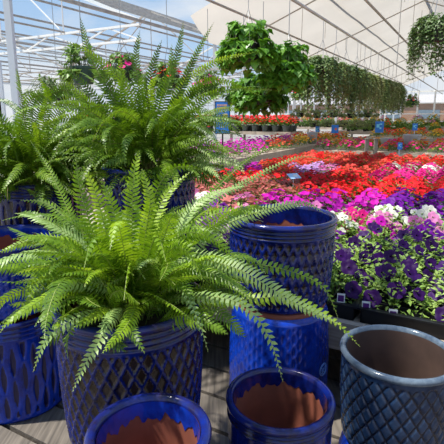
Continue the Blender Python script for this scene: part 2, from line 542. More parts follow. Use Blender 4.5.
def lattice(kind, th, t):
    """0 on the raised ribs, 1 in the recess"""
    if kind == 'diamond':
        n = 36; k = 5.6
        a = (th * n / (2 * PI) + t * k) % 1.0
        b = (th * n / (2 * PI) - t * k) % 1.0
        e = min(a, 1 - a, b, 1 - b)
        return max(0.0, min(1.0, (e - 0.07) / 0.08))
    if kind == 'teardrop':
        n = 34
        x = (th * n / (2 * PI)) % 1.0 - .5
        ph = (t * 3.0 + (0.5 if int(th * n / (2 * PI)) % 2 else 0)) % 1.0
        wv = 0.33 * math.sin(PI * ph) ** 0.8
        return max(0.0, min(1.0, (wv - abs(x)) / 0.10))
    if kind == 'narrow':
        n = 40; k = 4.2
        a = (th * n / (2 * PI) + t * k) % 1.0
        b = (th * n / (2 * PI) - t * k) % 1.0
        e = min(a, 1 - a, b, 1 - b)
        row = 1.0 if ((int(t * k * 2) % 2) == 0) else .6
        return row * max(0.0, min(1.0, (e - 0.14) / 0.10))
    if kind == 'quilt':
        n = 26; k = 4.6
        a = (th * n / (2 * PI) + t * k) % 1.0
        b = (th * n / (2 * PI) - t * k) % 1.0
        e = min(a, 1 - a, b, 1 - b)
        return 1.0 - max(0.0, min(1.0, (e - 0.02) / 0.16))
    if kind == 'fine':
        n = 60
        x = (th * n / (2 * PI)) % 1.0 - .5
        ph = (t * 9 + (0.5 if int(th * n / (2 * PI)) % 2 else 0)) % 1.0
        return 0.45 * max(0.0, min(1.0, (0.4 * math.sin(PI * ph) - abs(x)) / 0.2))
    return 0.0

def pot(px, py, depth, D, H, kind, gmat, label, rim_mat=None, inner=TERRA, inverted=False, base=None, rot=0.0, group=None, bulge=0.02, foot=0.9, pos=None, zrim=None, name='glazed_pot', ring0=0.88, nring=3, dband=.040):
    if pos is None:
        c = at(px, py, depth); x, y, zr = c.x, c.y, c.z
    else:
        x, y, zr = pos[0], pos[1], zrim
    z0 = zr - H
    root = empty(name, (x, y, z0), rot)
    tag(root, label, 'flower pot', group)
    Rr = D / 2
    nS = 300
    # profile of the body, outer side, foot to shoulder (t = 0..1), rings near the top
    nR = 90
    m = MB()
    rec = []
    for j in range(nR + 1):
        t = j / nR
        s = t if not inverted else 1 - t
        r0 = Rr * (foot + (0.985 - foot) * min(1, s * 1.15) ** 0.6) + bulge * math.sin(PI * s) * Rr
        ring = 0
        if s > ring0: ring = 0.0035 * math.sin((s - ring0) / (1 - ring0) * nring * 2 * PI)
        if s < 0.04: r0 -= 0.012 * (1 - s / 0.04)
        for k in range(nS):
            th = 2 * PI * k / nS
            la = lattice(kind, th, s) if 0.06 < s < ring0 - .01 else 0.0
            edge = min(1, (s - .06) / .03, (ring0 - .01 - s) / .02) if 0.06 < s < ring0 - .01 else 0
            la *= max(0, edge)
            r = r0 + ring - 0.007 * la
            m.v.append((r * math.cos(th), r * math.sin(th), t * (H - 0.02) + (0.0)))
            rec.append(la if ring == 0 else (0.62 if ring < 0.001 else 0.30))
    for j in range(nR):
        for k in range(nS):
            m.f.append((j * nS + k, j * nS + (k + 1) % nS, (j + 1) * nS + (k + 1) % nS, (j + 1) * nS + k)); m.m.append(0)
    me = m.mesh('body', gmat, smooth=True)
    at_ = me.attributes.new('recess', 'FLOAT', 'POINT'); at_.data.foreach_set('value', rec)
    link('body', me, root)
    if not inverted:
        q = MB(); th_ = 0.016
        prof = [(Rr * 0.985, -0.022), (Rr + .004, -0.018), (Rr + .007, -0.006), (Rr + .003, 0.002), (Rr - .006, 0.005), (Rr - th_, 0.001), (Rr - th_ - .002, -0.012)]
        q.lathe([(r, H + z) for r, z in prof], 128)
        q.build('rim', rim_mat or RIMG, root, smooth=True)
        q = MB()
        ri = Rr - th_ - .002
        q.lathe([(ri, H - .012), (ri - .004, H - .06), (ri - .006, H * .5), (ri - .05 * Rr, 0.05), (ri - .12 * Rr, 0.03), (0.02, 0.03)], 96)
        q.build('inner_wall', inner, root, smooth=True)
        if rim_mat is None:   # glaze that ran over the lip on the inside
            q = MB(); n = 96
            for k in range(n):
                a = 2 * PI * k / n
                dl = dband + 0.014 * math.sin(a * 13) * math.sin(a * 5 + 1) + 0.006 * math.sin(a * 31)
                for (rr, zz) in ((ri - .0015, H - .010), (ri - .0045, H - .010 - dl * .5), (ri - .0055, H - .012 - dl)):
                    q.v.append((rr * math.cos(a), rr * math.sin(a), zz))
            for k in range(n):
                for j in range(2):
                    q.f.append((k * 3 + j, k * 3 + j + 1, ((k + 1) % n) * 3 + j + 1, ((k + 1) % n) * 3 + j)); q.m.append(0)
            q.build('glaze_drips', gmat, root, smooth=True)
        q = MB(); q.lathe([(0.0001, 0.0), (Rr * foot - .012, 0.0)], 64); q.build('base', DARK_CLAY, root)
    else:
        q = MB(); rf = Rr * foot
        q.lathe([(rf - .014, H - .022), (rf - .008, H - .006), (rf - .014, H), (rf - .035, H), (rf - .04, H - .012), (0.001, H - .012)], 96)
        q.build('foot_ring', TERRA, root, smooth=True)
    return root

# right hand stack
P2 = pot(282, 215, 1.95, 0.458, 0.375, 'narrow', G_COBALT, dband=.07, label='dark cobalt pot with open mouth, on top of the stack right of centre')
z2 = P2.location.z
P3 = pot(0, 0, 0, 0.452, z2 - DZ - .001, 'fine', G_BRIGHT, 'bright blue upturned pot under the dark patterned pot, round stamp on its side', inverted=True, pos=(P2.location.x, P2.location.y), zrim=z2 - .0005, foot=0.93, bulge=0.03)
# stamp on it
sp = at(319.5, 363, 1.76)
ang = R(-42)
m = MB()
Rb = 0.2325
H3 = z2 - DZ
zc3 = 0.235
def onpot(da, dz, off):
    a = ang + da
    return ((Rb + off) * math.cos(a), (Rb + off) * math.sin(a), zc3 + dz)
for rad, w_ in ((0.027, 0.0022), (0.021, 0.0015)):
    n = 40
    pts = [onpot(rad * math.cos(2 * PI * k / n) / Rb, rad * math.sin(2 * PI * k / n), 0.001) for k in range(n + 1)]
    m.tube(pts, w_, 5, cap=False)
for s in (-1, 1):
    pts = [onpot((s * 0.008 + 0.009 * math.cos(t * .5) * s) / Rb, 0.015 - t * .003, 0.001) for t in range(11)]
    m.tube(pts, 0.0018, 5)
m.tube([onpot(-.012 / Rb, -.004, .001), onpot(0, .006, .001), onpot(.012 / Rb, -.004, .001)], 0.0018, 5)
st = m.build('stamp', simple('pale_blue_stamp', (0.12, 0.28, 0.72), 0.3, coat=.5), P3)
st['label'] = 'round pale blue maker stamp'

# bowl at the bottom and slate pot at the right
P4 = pot(280, 396, 1.47, 0.342, 0.30, 'plain', G_COBALT, 'low deep blue pot with terracotta inside, in front of the upturned pot', zrim=None)
P5 = pot(398, 350, 1.67, 0.405, 0.36, 'quilt', G_SLATE, 'slate blue diamond patterned pot with pale rim and brown inside beside the petunia tray', rim_mat=RIM_SLATE, inner=DARK_CLAY, ring0=.96, nring=0)
# under them upturned supports
def support(p, D, lab, **k):
    z = p.location.z
    return pot(0, 0, 0, D, z - DZ - .001, 'fine', G_BRIGHT, lab, inverted=True, pos=(p.location.x, p.location.y), zrim=z - .0005, **k)
S4 = support(P4, 0.32, 'small blue upturned pot under the low deep blue pot')
S5 = support(P5, 0.38, 'blue upturned pot under the slate blue pot')
# front fern pot
P1 = pot(130, 297, 1.387, 0.45, 0.44, 'diamond', G_COBALT, 'large cobalt blue pot with dark diamond lattice holding the front fern', zrim=None, rot=.05)
S1 = support(P1, 0.44, 'blue upturned pot under the diamond lattice pot')
# back fern pot
P6 = pot(150, 166, 2.3, 0.46, 0.42, 'narrow', G_COBALT, 'cobalt blue pot holding the tall back fern, seen right of the front fern')
S6 = support(P6, 0.45, 'blue upturned pot under the back fern pot')
# left stacks
P8 = pot(6, 237, 1.98, 0.45, 0.31, 'fine', G_BRIGHT, 'bright blue pot with terracotta inside at the left edge, upper of its stack')
S8 = pot(0, 0, 0, 0.46, P8.location.z - DZ - .001, 'teardrop', G_BRIGHT, 'blue pot with ringed shoulder at the left edge, lower of its stack', pos=(P8.location.x, P8.location.y), zrim=P8.location.z - .006, foot=.93)
P7 = pot(36, 180, 2.42, 0.46, 0.42, 'teardrop', G_COBALT, 'cobalt blue pot far left, holding the leftmost fern')
S7 = support(P7, 0.45, 'blue upturned pot under the far left fern pot')
# pot entering at the bottom edge
P9 = pot(0, 0, 0, 0.27, 0.26, 'plain', G_BRIGHT, 'bright blue pot at the bottom edge in front of the lattice pot', pos=(-0.165, 0.895), zrim=0.755)
S9 = support(P9, 0.28, 'upturned blue pot under the pot at the bottom edge')

# ------------------------------------------------------------------ ferns
def catmull(P, n):
    P = [Vector(p) for p in P]
    Q = [P[0] * 2 - P[1]] + P + [P[-1] * 2 - P[-2]]
    out = []
    seg = len(P) - 1
    for i in range(n + 1):
        t = i / n * seg
        k = min(int(t), seg - 1); f = t - k
        a, b, c, d = Q[k], Q[k + 1], Q[k + 2], Q[k + 3]
        out.append(0.5 * ((2 * b) + (c - a) * f + (2 * a - 5 * b + 4 * c - d) * f * f + (3 * b - a - 3 * c + d) * f ** 3))
    return out

def resample(pts, step):
    L = [0]
    for a, b in zip(pts, pts[1:]): L.append(L[-1] + (b - a).length)
    tot = L[-1]; n = max(4, int(tot / step)); out = []; j = 0
    for i in range(n + 1):
        s = tot * i / n
        while j < len(L) - 2 and L[j + 1] < s: j += 1
        f = (s - L[j]) / max(1e-9, L[j + 1] - L[j])
        out.append(pts[j].lerp(pts[j + 1], f))
    return out, tot

def frond_mesh(path, side0, width, step=0.0085, bare=0.12, wid=0.42, droop=0.25, origin=Vector((0, 0, 0)), mats=None, curl=0.0, rs=None):
    """rachis with two ranks of narrow, pointed, slightly folded pinnae"""
    rs = rs or random
    pts, tot = resample(path, step)
    n = len(pts) - 1
    m = MB()
    r0 = 0.0016 if width > .02 else .0012
    m.tube([p - origin for p in pts[::3]] + [pts[-1] - origin], r0, 3, mi=1, taper=0.0005, cap=False)
    side = Vector(side0).normalized()
    for i in range(n):
        s = i / n
        if s < bare: continue
        T = (pts[i + 1] - pts[i]).normalized()
        side = (side - T * side.dot(T)).normalized()
        Nn = side.cross(T)
        if Nn.z < 0 and abs(T.z) < 0.6: Nn = -Nn
        q = (s - bare) / (1 - bare)
        wprof = (min(1, q / 0.22) ** 0.55) * (1 - q ** 2.6) ** 0.8
        L = width * max(0.06, wprof) * rs.uniform(0.88, 1.08)
        fwd = 0.18 + 0.75 * q ** 2
        for sg in (-1, 1):
            d = (side * sg + T * (fwd + rs.uniform(-.10, .10)) - Nn * (droop + rs.uniform(-.15, .15))).normalized()
            wv = (T - d * T.dot(d)).normalized()
            hw = step * wid * (0.75 + 0.25 * rs.random())
            hw = min(hw, L * 0.3)
            b = pts[i] - origin + T * (step * .5 * (sg > 0))
            up = d.cross(wv); 
            if up.dot(Nn) < 0: up = -up
            mid = b + d * L * 0.5 + up * L * (0.06 + curl)
            tip = b + d * L + T * L * .12 - up * L * (0.05 + rs.uniform(0, .12))
            m.add([b - wv * hw * .7, b + wv * hw * 1.0, mid + wv * hw * .95 , mid - wv * hw * .85, tip], [(0, 1, 2, 3), (3, 2, 4)], 0)
    return m.mesh('frond', mats or [FERN_FRONT, STALK])

def arch_path(c, az, e0, L, bend, rs, twist=0.0):
    pts = [Vector(c)]
    n = 26; a = az
    for i in range(n):
        s = (i + 0.5) / n
        e = e0 - bend * s ** 1.35
        a += twist / n
        d = Vector((math.cos(a) * math.cos(e), math.sin(a) * math.cos(e), math.sin(e)))
        pts.append(pts[-1] + d * (L / n))
    return pts

def wobble(path, rs, amp):
    f1, f2, p1, p2 = rs.uniform(1, 2.5), rs.uniform(2, 4), rs.uniform(0, 6), rs.uniform(0, 6)
    n = len(path) - 1; out = []
    for i, p in enumerate(path):
        s = i / n
        out.append(p + Vector((math.sin(f1 * 3 * s + p1) - math.sin(p1), math.cos(f2 * 2.5 * s + p2) - math.cos(p2), .5 * math.sin(f2 * 3 * s + p1) - .5 * math.sin(p1))) * amp * s)
    return out

def add_frond(root, path, side, width, mats, **k):
    o = Vector(root.location)
    me = frond_mesh(path, side, width, origin=o, mats=mats, **k)
    return link('frond', me, root)

def view_side(path, blend=1.0, roll=0.0):
    """side vector so that the blade lies roughly across the line of sight"""
    a, b = Vector(path[0]), Vector(path[-1])
    T = (b - a).normalized()
    mid = (a + b) / 2
    vd = (mid - CAM).normalized()
    s1 = T.cross(vd).normalized()
    s2 = T.cross(Vector((0, 0, 1)))
    if s2.length < .05: s2 = s1
    s2.normalize()
    if s2.dot(s1) < 0: s2 = -s2
    s = (s1 * blend + s2 * (1 - blend)).normalized()
    return Quaternion(T, roll) @ s

def fern(potobj, D, H, seed, label, n, Lr, wr, mats, step=.0085, wid=.42, ninner=80, plow=.34, bias=None, z_in=0.03, spread=1.0):
    rs = random.Random(seed)
    zr = potobj.location.z + H
    root = empty('boston_fern', (potobj.location.x, potobj.location.y, zr - z_in - .16))
    tag(root, label, 'fern')
    q = MB(); r = D / 2 - .05
    q.lathe([(0.001, 0), (r * .8, 0), (r * .97, .15), (r, .16), (r - .008, .16), (r * .9, .15), (0.001, .15)], 40)
    q.build('nursery_pot', BLACK_PLASTIC, root, smooth=False)
    s_ = MB(); s_.lathe([(0.0005, .158), (r * .85, .153)], 30); s_.build('soil', SOIL, root)
    zc = zr - z_in - .005
    def one(i, inner=False):
        az = 2 * PI * (i * 0.618034) + rs.uniform(-.3, .3)
        low = rs.random() < plow
        e0 = R(rs.uniform(12, 46)) if low else R(rs.uniform(46, 88))
        L = rs.uniform(*Lr) * (0.85 + .25 * (e0 > R(65))) * (.72 if low else 1.0) * (.8 if inner else 1)
        bend = R(rs.uniform(60, 140)) * (L / Lr[1]) ** .5 * spread
        if low: bend = min(bend, R(rs.uniform(70, 105)))
        rad = rs.uniform(0, r * .65) if not low else r * rs.uniform(.6, .95)
        c = Vector((root.location.x + rad * math.cos(az), root.location.y + rad * math.sin(az), zc))
        path = wobble(arch_path(c, az, e0, L, bend, rs, rs.uniform(-1.2, 1.2)), rs, .018)
        side = Vector((-math.sin(az), math.cos(az), 0))
        T = (path[-1] - path[0]).normalized()
        return path, Quaternion(T, rs.uniform(-1.2, 1.2)) @ side
    for i in range(n):
        path, side = one(i)
        add_frond(root, path, side, rs.uniform(*wr), mats if rs.random() > .12 else [FERN_PALE, STALK], rs=rs, step=step, wid=wid)
    M_ = MB()
    for i in range(ninner):
        path, side = one(i + 500, True)
        me = frond_mesh(path, side, rs.uniform(*wr) * .95, origin=Vector(root.location), mats=mats, rs=rs, step=step * 1.1, wid=wid)
        b0 = len(M_.v)
        M_.v.extend([tuple(v.co) for v in me.vertices])
        for p in me.polygons:
            M_.f.append(tuple(k + b0 for k in p.vertices)); M_.m.append(p.material_index)
        bpy.data.meshes.remove(me)
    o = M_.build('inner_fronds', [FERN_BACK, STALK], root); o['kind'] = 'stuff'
    return root

def hero(root, pix, width, mats, blend=.75, roll=0.0, **k):
    P = [at(*p) for p in pix]
    path = catmull(P, 40)
    add_frond(root, path, view_side(path, blend, roll), width, mats, **k)

FB = [FERN_FRONT, STALK]; FK = [FERN_BACK, STALK_BROWN]; FP = [FERN_PALE, STALK]
FERN1 = fern(P1, .45, .43, 3, 'bright green arching fern in the diamond lattice pot, in the foreground', 70, (0.30, 0.54), (0.032, 0.046), FB, step=.0098, wid=.46, ninner=95, plow=.16)
for pix, wd, mt, bl in [
    # long ones to the right
    ([(150, 300, 1.38), (185, 262, 1.32), (235, 268, 1.22), (290, 300, 1.16), (342, 326, 1.16)], .040, FP, .95),
    ([(150, 302, 1.36), (195, 296, 1.22), (240, 303, 1.14), (268, 335, 1.10), (283, 382, 1.10)], .022, FP, .9),
    ([(155, 300, 1.38), (205, 270, 1.34), (262, 265, 1.30), (320, 284, 1.30), (338, 318, 1.30)], .024, FB, .85),
    ([(155, 298, 1.40), (195, 245, 1.45), (240, 218, 1.5), (300, 203, 1.55), (326, 214, 1.55)], .036, FP, .85),
    ([(150, 298, 1.38), (230, 300, 1.3), (290, 298, 1.25), (335, 322, 1.22), (360, 347, 1.22)], .024, FB, .85),
    ([(150, 296, 1.42), (185, 225, 1.55), (230, 175, 1.75), (265, 150, 1.9), (300, 146, 1.95)], .020, FB, .9),
    ([(150, 296, 1.42), (195, 215, 1.6), (250, 180, 1.75), (300, 157, 1.85), (336, 164, 1.9)], .018, FP, .9),
    ([(148, 296, 1.36), (150, 215, 1.28), (168, 172, 1.22), (196, 168, 1.18), (214, 182, 1.16)], .030, FB, .85),
    ([(150, 300, 1.34), (178, 285, 1.22), (198, 320, 1.14), (208, 352, 1.12)], .016, FP, .9),
    ([(150, 296, 1.4), (190, 232, 1.42), (222, 212, 1.45), (262, 214, 1.48)], .034, FB, .85),
    ([(146, 296, 1.36), (175, 240, 1.28), (205, 235, 1.2), (240, 262, 1.16)], .036, FB, .85),
    # left and down
    ([(122, 304, 1.34), (100, 312, 1.16), (72, 320, 1.10), (46, 340, 1.07), (33, 372, 1.06)], .028, FP, .9),
    ([(128, 306, 1.3), (112, 318, 1.12), (100, 340, 1.07), (85, 364, 1.05), (72, 392, 1.05)], .026, FP, .9),
    ([(120, 300, 1.38), (85, 270, 1.3), (55, 262, 1.25), (34, 285, 1.22), (26, 320, 1.2)], .034, FB, .85),
    ([(120, 298, 1.38), (80, 250, 1.36), (48, 240, 1.34), (28, 248, 1.34)], .034, FB, .85),
    ([(118, 298, 1.4), (85, 240, 1.45), (50, 205, 1.5), (20, 200, 1.5)], .034, FB, .85),
    ([(118, 298, 1.4), (80, 235, 1.5), (52, 175, 1.55), (30, 140, 1.6)], .028, FB, .85),
    ([(126, 300, 1.34), (105, 285, 1.22), (70, 285, 1.14), (45, 300, 1.12)], .034, FP, .8),
    # tall and broad in the middle, facing the camera
    ([(122, 298, 1.38), (96, 240, 1.27), (80, 190, 1.22), (76, 158, 1.2)], .042, FB, 1),
    ([(128, 298, 1.38), (108, 240, 1.25), (98, 200, 1.2), (84, 166, 1.15)], .041, FB, 1),
    ([(130, 298, 1.38), (120, 240, 1.25), (112, 205, 1.2), (100, 176, 1.17)], .041, FB, 1),
    ([(134, 298, 1.38), (132, 225, 1.3), (134, 175, 1.27), (140, 150, 1.28)], .042, FB, 1),
    ([(138, 298, 1.38), (146, 230, 1.27), (150, 200, 1.22), (142, 168, 1.2)], .040, FB, 1),
    ([(140, 298, 1.38), (150, 235, 1.36), (166, 195, 1.4), (190, 172, 1.44)], .036, FB, .9),
    ([(126, 298, 1.38), (100, 250, 1.17), (92, 240, 1.08), (84, 268, 1.04)], .046, FB, .9),
    ([(132, 298, 1.36), (122, 240, 1.16), (116, 222, 1.07), (110, 250, 1.02)], .046, FB, .9),
    ([(138, 298, 1.36), (150, 250, 1.16), (158, 236, 1.08), (166, 262, 1.03)], .044, FB, .9),
    ([(142, 298, 1.36), (165, 255, 1.2), (186, 250, 1.12), (204, 282, 1.08)], .038, FB, .9),
    ([(136, 300, 1.36), (132, 270, 1.18), (128, 268, 1.1), (124, 300, 1.04)], .036, FB, .9),
]:
    hero(FERN1, pix, wd * (1.25 if wd < .025 else 1), mt, bl, step=.0155 if wd < .025 else .012, wid=.42, droop=.3)

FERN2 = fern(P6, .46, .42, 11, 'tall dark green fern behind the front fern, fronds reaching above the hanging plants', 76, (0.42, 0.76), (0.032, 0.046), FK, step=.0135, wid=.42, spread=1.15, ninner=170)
for pix, wd, mt, bl in [
    ([(150, 160, 2.3), (120, 110, 2.2), (92, 60, 2.15), (80, 16, 2.15)], .045, FK, 1),
    ([(150, 160, 2.3), (130, 115, 2.25), (110, 90, 2.2), (98, 100, 2.1)], .045, FK, 1),
    ([(152, 160, 2.3), (160, 100, 2.25), (176, 60, 2.2), (184, 20, 2.2)], .040, FK, 1),
    ([(154, 160, 2.3), (178, 95, 2.25), (196, 55, 2.2), (214, 22, 2.2)], .034, FK, 1),
    ([(154, 160, 2.3), (185, 100, 2.15), (215, 80, 2.05), (262, 96, 1.95)], .036, FB, .9),
    ([(154, 160, 2.3), (180, 90, 2.2), (215, 62, 2.1), (256, 52, 2.0)], .030, FB, .9),
    ([(154, 160, 2.3), (190, 110, 2.1), (225, 90, 2.0), (272, 90, 1.95)], .030, FB, .9),
    ([(150, 160, 2.3), (140, 100, 2.2), (136, 60, 2.2), (140, 30, 2.2)], .045, FK, 1),
    ([(148, 160, 2.3), (115, 120, 2.2), (85, 85, 2.1), (52, 55, 2.05)], .030, FK, 1),
    ([(148, 160, 2.3), (110, 125, 2.15), (75, 105, 2.05), (38, 108, 2.0)], .036, FK, .9),
    ([(152, 160, 2.3), (150, 110, 2.15), (152, 84, 2.05), (160, 74, 2.0)], .045, FB, 1),
    ([(152, 160, 2.3), (170, 115, 2.15), (188, 100, 2.05), (206, 122, 1.98)], .045, FB, .9),
    ([(152, 160, 2.3), (128, 120, 2.1), (120, 92, 2.0), (126, 70, 1.95)], .045, FB, 1),
    ([(150, 160, 2.3), (124, 118, 2.2), (108, 85, 2.15), (100, 58, 2.1)], .048, FK, 1),
    ([(150, 160, 2.3), (132, 112, 2.2), (122, 80, 2.15), (120, 52, 2.1)], .046, FB, 1),
    ([(152, 160, 2.3), (148, 108, 2.2), (152, 70, 2.15), (162, 40, 2.1)], .046, FK, 1),
    ([(153, 160, 2.3), (162, 112, 2.2), (170, 76, 2.15), (172, 44, 2.1)], .044, FB, 1),
    ([(154, 160, 2.3), (172, 110, 2.2), (186, 78, 2.15), (198, 50, 2.1)], .044, FK, 1),
    ([(154, 160, 2.3), (176, 112, 2.2), (198, 90, 2.1), (222, 84, 2.05)], .042, FK, 1),
    ([(148, 160, 2.3), (104, 118, 2.2), (74, 90, 2.1), (60, 76, 2.05)], .046, FK, 1),
    ([(148, 160, 2.3), (110, 130, 2.2), (70, 118, 2.1), (36, 128, 2.0)], .044, FK, 1),
    ([(152, 160, 2.3), (168, 150, 2.1), (205, 140, 2.0), (236, 158, 1.95)], .040, FK, .8),
]:
    hero(FERN2, pix, wd, mt, bl, bare=.12, step=.0135, wid=.42)

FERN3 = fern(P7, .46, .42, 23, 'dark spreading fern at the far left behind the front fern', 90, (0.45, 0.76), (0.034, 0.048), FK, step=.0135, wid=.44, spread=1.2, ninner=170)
for pix, wd, mt, bl in [
    ([(30, 172, 2.5), (60, 110, 2.3), (95, 105, 2.2), (130, 150, 2.1)], .055, FK, .9),
    ([(26, 172, 2.5), (40, 110, 2.3), (70, 90, 2.2), (105, 125, 2.1)], .050, FK, .9),
    ([(40, 172, 2.4), (44, 120, 2.3), (48, 95, 2.2), (40, 78, 2.1)], .05, FK, .9),
    ([(40, 172, 2.4), (70, 130, 2.3), (92, 118, 2.2), (112, 134, 2.1)], .05, FK, .9),
    ([(20, 172, 2.5), (22, 120, 2.3), (40, 95, 2.2), (66, 120, 2.1)], .050, FK, .9),
]:
    hero(FERN3, pix, wd, mt, bl, step=.0135, wid=.44)

# ------------------------------------------------------------------ bench 1 with petunias
def bench(u0, u1, v0, v1, z, label, group=None, name='flower_bench', th=0.05):
    root = empty(name, W((u0 + u1) / 2, (v0 + v1) / 2, 0), ROT)
    tag(root, label, 'bench', group)
    lu, lv = u1 - u0, v1 - v0
    m = MB()
    n = max(2, int(lu / 0.16))
    for i in range(n):
        m.box((-lu / 2 + lu * (i + .5) / n, 0, z - .012), (lu / n - .02, lv, 0.024))
    m.build('slatted_top', BENCH_WOOD, root)
    for s in (-1, 1):
        q = MB(); q.box((s * (lu / 2 + .02), 0, z - .055), (0.04, lv + .08, 0.14)); q.build('edge_board', BENCH_WOOD, root)
        q = MB(); q.box((0, s * (lv / 2 + .02), z - .055), (lu, 0.04, 0.14)); q.build('edge_board', BENCH_WOOD, root)
    nl = max(2, int(lv / 2.2) + 1); nu_ = max(2, int(lu / 2.4) + 1)
    for i in range(nl):
        for j in range(nu_):
            q = MB(); q.box((-lu / 2 + .06 + (lu - .12) * j / (nu_ - 1), -lv / 2 + .06 + (lv - .12) * i / (nl - 1), (z - .024) / 2), (0.09, 0.09, z - .024))
            q.build('leg', BENCH_WOOD, root)
    return root
BZ = 0.50
bench(1.99, 9.4, -5.2, 3.25, BZ, 'long low wooden bench carrying the wide bed of petunias and red flowers')

# -- blossoms
def blossom_mesh(color, r=0.034, n=5, pale=False):
    m = MB()
    ring = []
    vs = [(0, 0, -0.012)]
    K = 20
    for k in range(K):
        a = 2 * PI * k / K
        vs.append((0.006 * math.cos(a), 0.006 * math.sin(a), -0.002))
    for k in range(K):
        a = 2 * PI * k / K
        vs.append((r * .55 * math.cos(a), r * .55 * math.sin(a), 0.008))
    for k in range(K):
        a = 2 * PI * k / K
        lob = r * (0.86 + 0.14 * abs(math.cos(a * n / 2)) ** .6)
        vs.append((lob * math.cos(a), lob * math.sin(a), 0.006 + 0.004 * math.cos(a * n)))
    m.add(vs, [(0, 1 + k, 1 + (k + 1) % K) for k in range(K)], 1)
    m.add([], [])
    b = 0
    for q in range(2):
        for k in range(K):
            m.f.append((1 + q * K + k, 1 + q * K + (k + 1) % K, 1 + (q + 1) * K + (k + 1) % K, 1 + (q + 1) * K + k)); m.m.append(0)
    m.tube([(0, 0, -0.045), (0, 0, -0.012)], 0.003, 5, mi=2, taper=0.007)
    return m.mesh('blossom', [PETAL[color], THROAT if not pale else THROAT_PALE, PETUNIA_LEAF], smooth=True)

def leaf(m, b, d, up, L, wd, mi=0, heart=False):
    d = d.normalized()
    s = d.cross(up)
    if s.length < 1e-3: s = Vector((1, 0, 0))
    s.normalize(); n = s.cross(d)
    if heart:
        pts = [b, b + s * wd * .9 - d * L * .12 + n * .1 * wd, b + s * wd * .95 + d * L * .35 + n * .25 * wd, b + d * L - n * .2 * L,
               b - s * wd * .95 + d * L * .35 + n * .25 * wd, b - s * wd * .9 - d * L * .12 + n * .1 * wd, b + d * L * .4]
        m.add(pts, [(0, 1, 2, 6), (6, 2, 3), (6, 3, 4), (0, 6, 4, 5)], mi)
    else:
        pts = [b, b + s * wd + d * L * .4 + n * wd * .35, b + d * L - n * L * .12, b - s * wd + d * L * .4 + n * wd * .35, b + d * L * .5]
        m.add(pts, [(0, 1, 4), (4, 1, 2), (4, 2, 3), (0, 4, 3)], mi)

def mound(nleaf, rad, h, L, wd, seed, mat, name='foliage', z0=0.0, stems=True):
    rs = random.Random(seed)
    m = MB()
    for i in range(nleaf):
        a = rs.uniform(0, 2 * PI); rr = rad * math.sqrt(rs.random()) * 1.0
        z = z0 + h * (1 - (rr / rad) ** 2 * .75) * rs.uniform(0.45, 1.0)
        b = Vector((rr * math.cos(a), rr * math.sin(a), z))
        d = Vector((math.cos(a + rs.uniform(-1, 1)), math.sin(a + rs.uniform(-1, 1)), rs.uniform(-.3, .9)))
        leaf(m, b, d, Vector((rs.uniform(-.4, .4), rs.uniform(-.4, .4), 1)), L * rs.uniform(.7, 1.2), wd * rs.uniform(.8, 1.2))
    if stems:
        for i in range(14):
            a = rs.uniform(0, 2 * PI); rr = rad * rs.uniform(.2, .8)
            m.tube([(0, 0, 0), (rr * .4 * math.cos(a), rr * .4 * math.sin(a), h * .5), (rr * math.cos(a), rr * math.sin(a), z0 + h * .75)], .0022, 3)
    return m.mesh(name, mat)

def top_spots(n, rad, h, rs, lo=.9):
    out = []
    for i in range(n):
        rr = rad * math.sqrt((i + .5) / n); a = i * 2.399963 + rs.uniform(-.3, .3)
        z = h * (1 - (rr / rad) ** 2 * .65) * rs.uniform(lo, 1.14)
        out.append((Vector((rr * math.cos(a), rr * math.sin(a), z)), a, rr / rad))
    return out

petfol = [mound(330, .165, .235, .036, .010, 100 + i, PETUNIA_LEAF) for i in range(4)]
petfol_lite = [mound(120, .17, .19, .05, .015, 200 + i, BED_LEAF) for i in range(3)]
BL = {c: blossom_mesh(c, .040, pale=c in ('white', 'pink')) for c in PETAL}

def multi_blossoms(color, n, rad, h, r, seed, stuffname='blossoms', lo=.9):
    """many blossoms of one plant as one mesh"""
    rs = random.Random(seed)
    m = MB()
    for p, a, q in top_spots(n, rad, h, rs, lo):
        tilt = Vector((math.cos(a) * q * .8 + rs.uniform(-.3, .3), math.sin(a) * q * .8 + rs.uniform(-.3, .3) - .35, 1)).normalized()
        x = tilt.cross(Vector((0, 1, 0))).normalized(); y = tilt.cross(x)
        K = 10; rr = r * rs.uniform(.75, 1.15); ph = rs.uniform(0, 6)
        vs = [p - tilt * r * .25]
        for k in range(K):
            b = 2 * PI * k / K + ph
            l = rr * (1.0 if k % 2 == 0 else .86)
            vs.append(p + x * l * math.cos(b) + y * l * math.sin(b) + tilt * rs.uniform(-.12, .12) * r)
        m.add(vs, [(0, 1 + k, 1 + (k + 1) % K) for k in range(K)])
    return m.mesh(stuffname, PETAL[color])

MULTI = {}
def multi(color, kind):
    key = (color, kind)
    if key not in MULTI:
        prm = {'petunia': (26, .17, .215, .036), 'dense': (58, .18, .20, .026), 'geranium': (24, .16, .36, .045), 'small': (20, .19, .24, .034)}[kind]
        MULTI[key] = [multi_blossoms(color, *prm, seed=hash_s(color) + i) for i in range(3)]
    return random.choice(MULTI[key])
def hash_s(s): return sum(ord(c) * (i + 3) for i, c in enumerate(s))

def petunia_near(loc, color, label, group, nb):
    root = empty('petunia_plant', loc, rnd(0, 6.28))
    tag(root, label, 'petunia', group)
    link('foliage', random.choice(petfol), root)
    rs = random
    rz = root.rotation_euler.z
    for p, a, q in top_spots(nb, .155, .215, rs, .85):
        c = color if isinstance(color, str) else random.choice(color)
        o = link('blossom', BL[c], root, p)
        # most faces turn to the light on the aisle side
        d = Vector((math.cos(a) * q * .7 + rnd(-.35, .35), math.sin(a) * q * .7 + rnd(-.35, .35), 0.75))
        toward = Vector((0, -0.75, 0)); toward.rotate(Quaternion((0, 0, 1), -rz))
        o.rotation_euler = (d + toward).to_track_quat('Z', 'Y').to_euler()
        s = rnd(.78, 1.15); o.scale = (s, s, s)
    return root

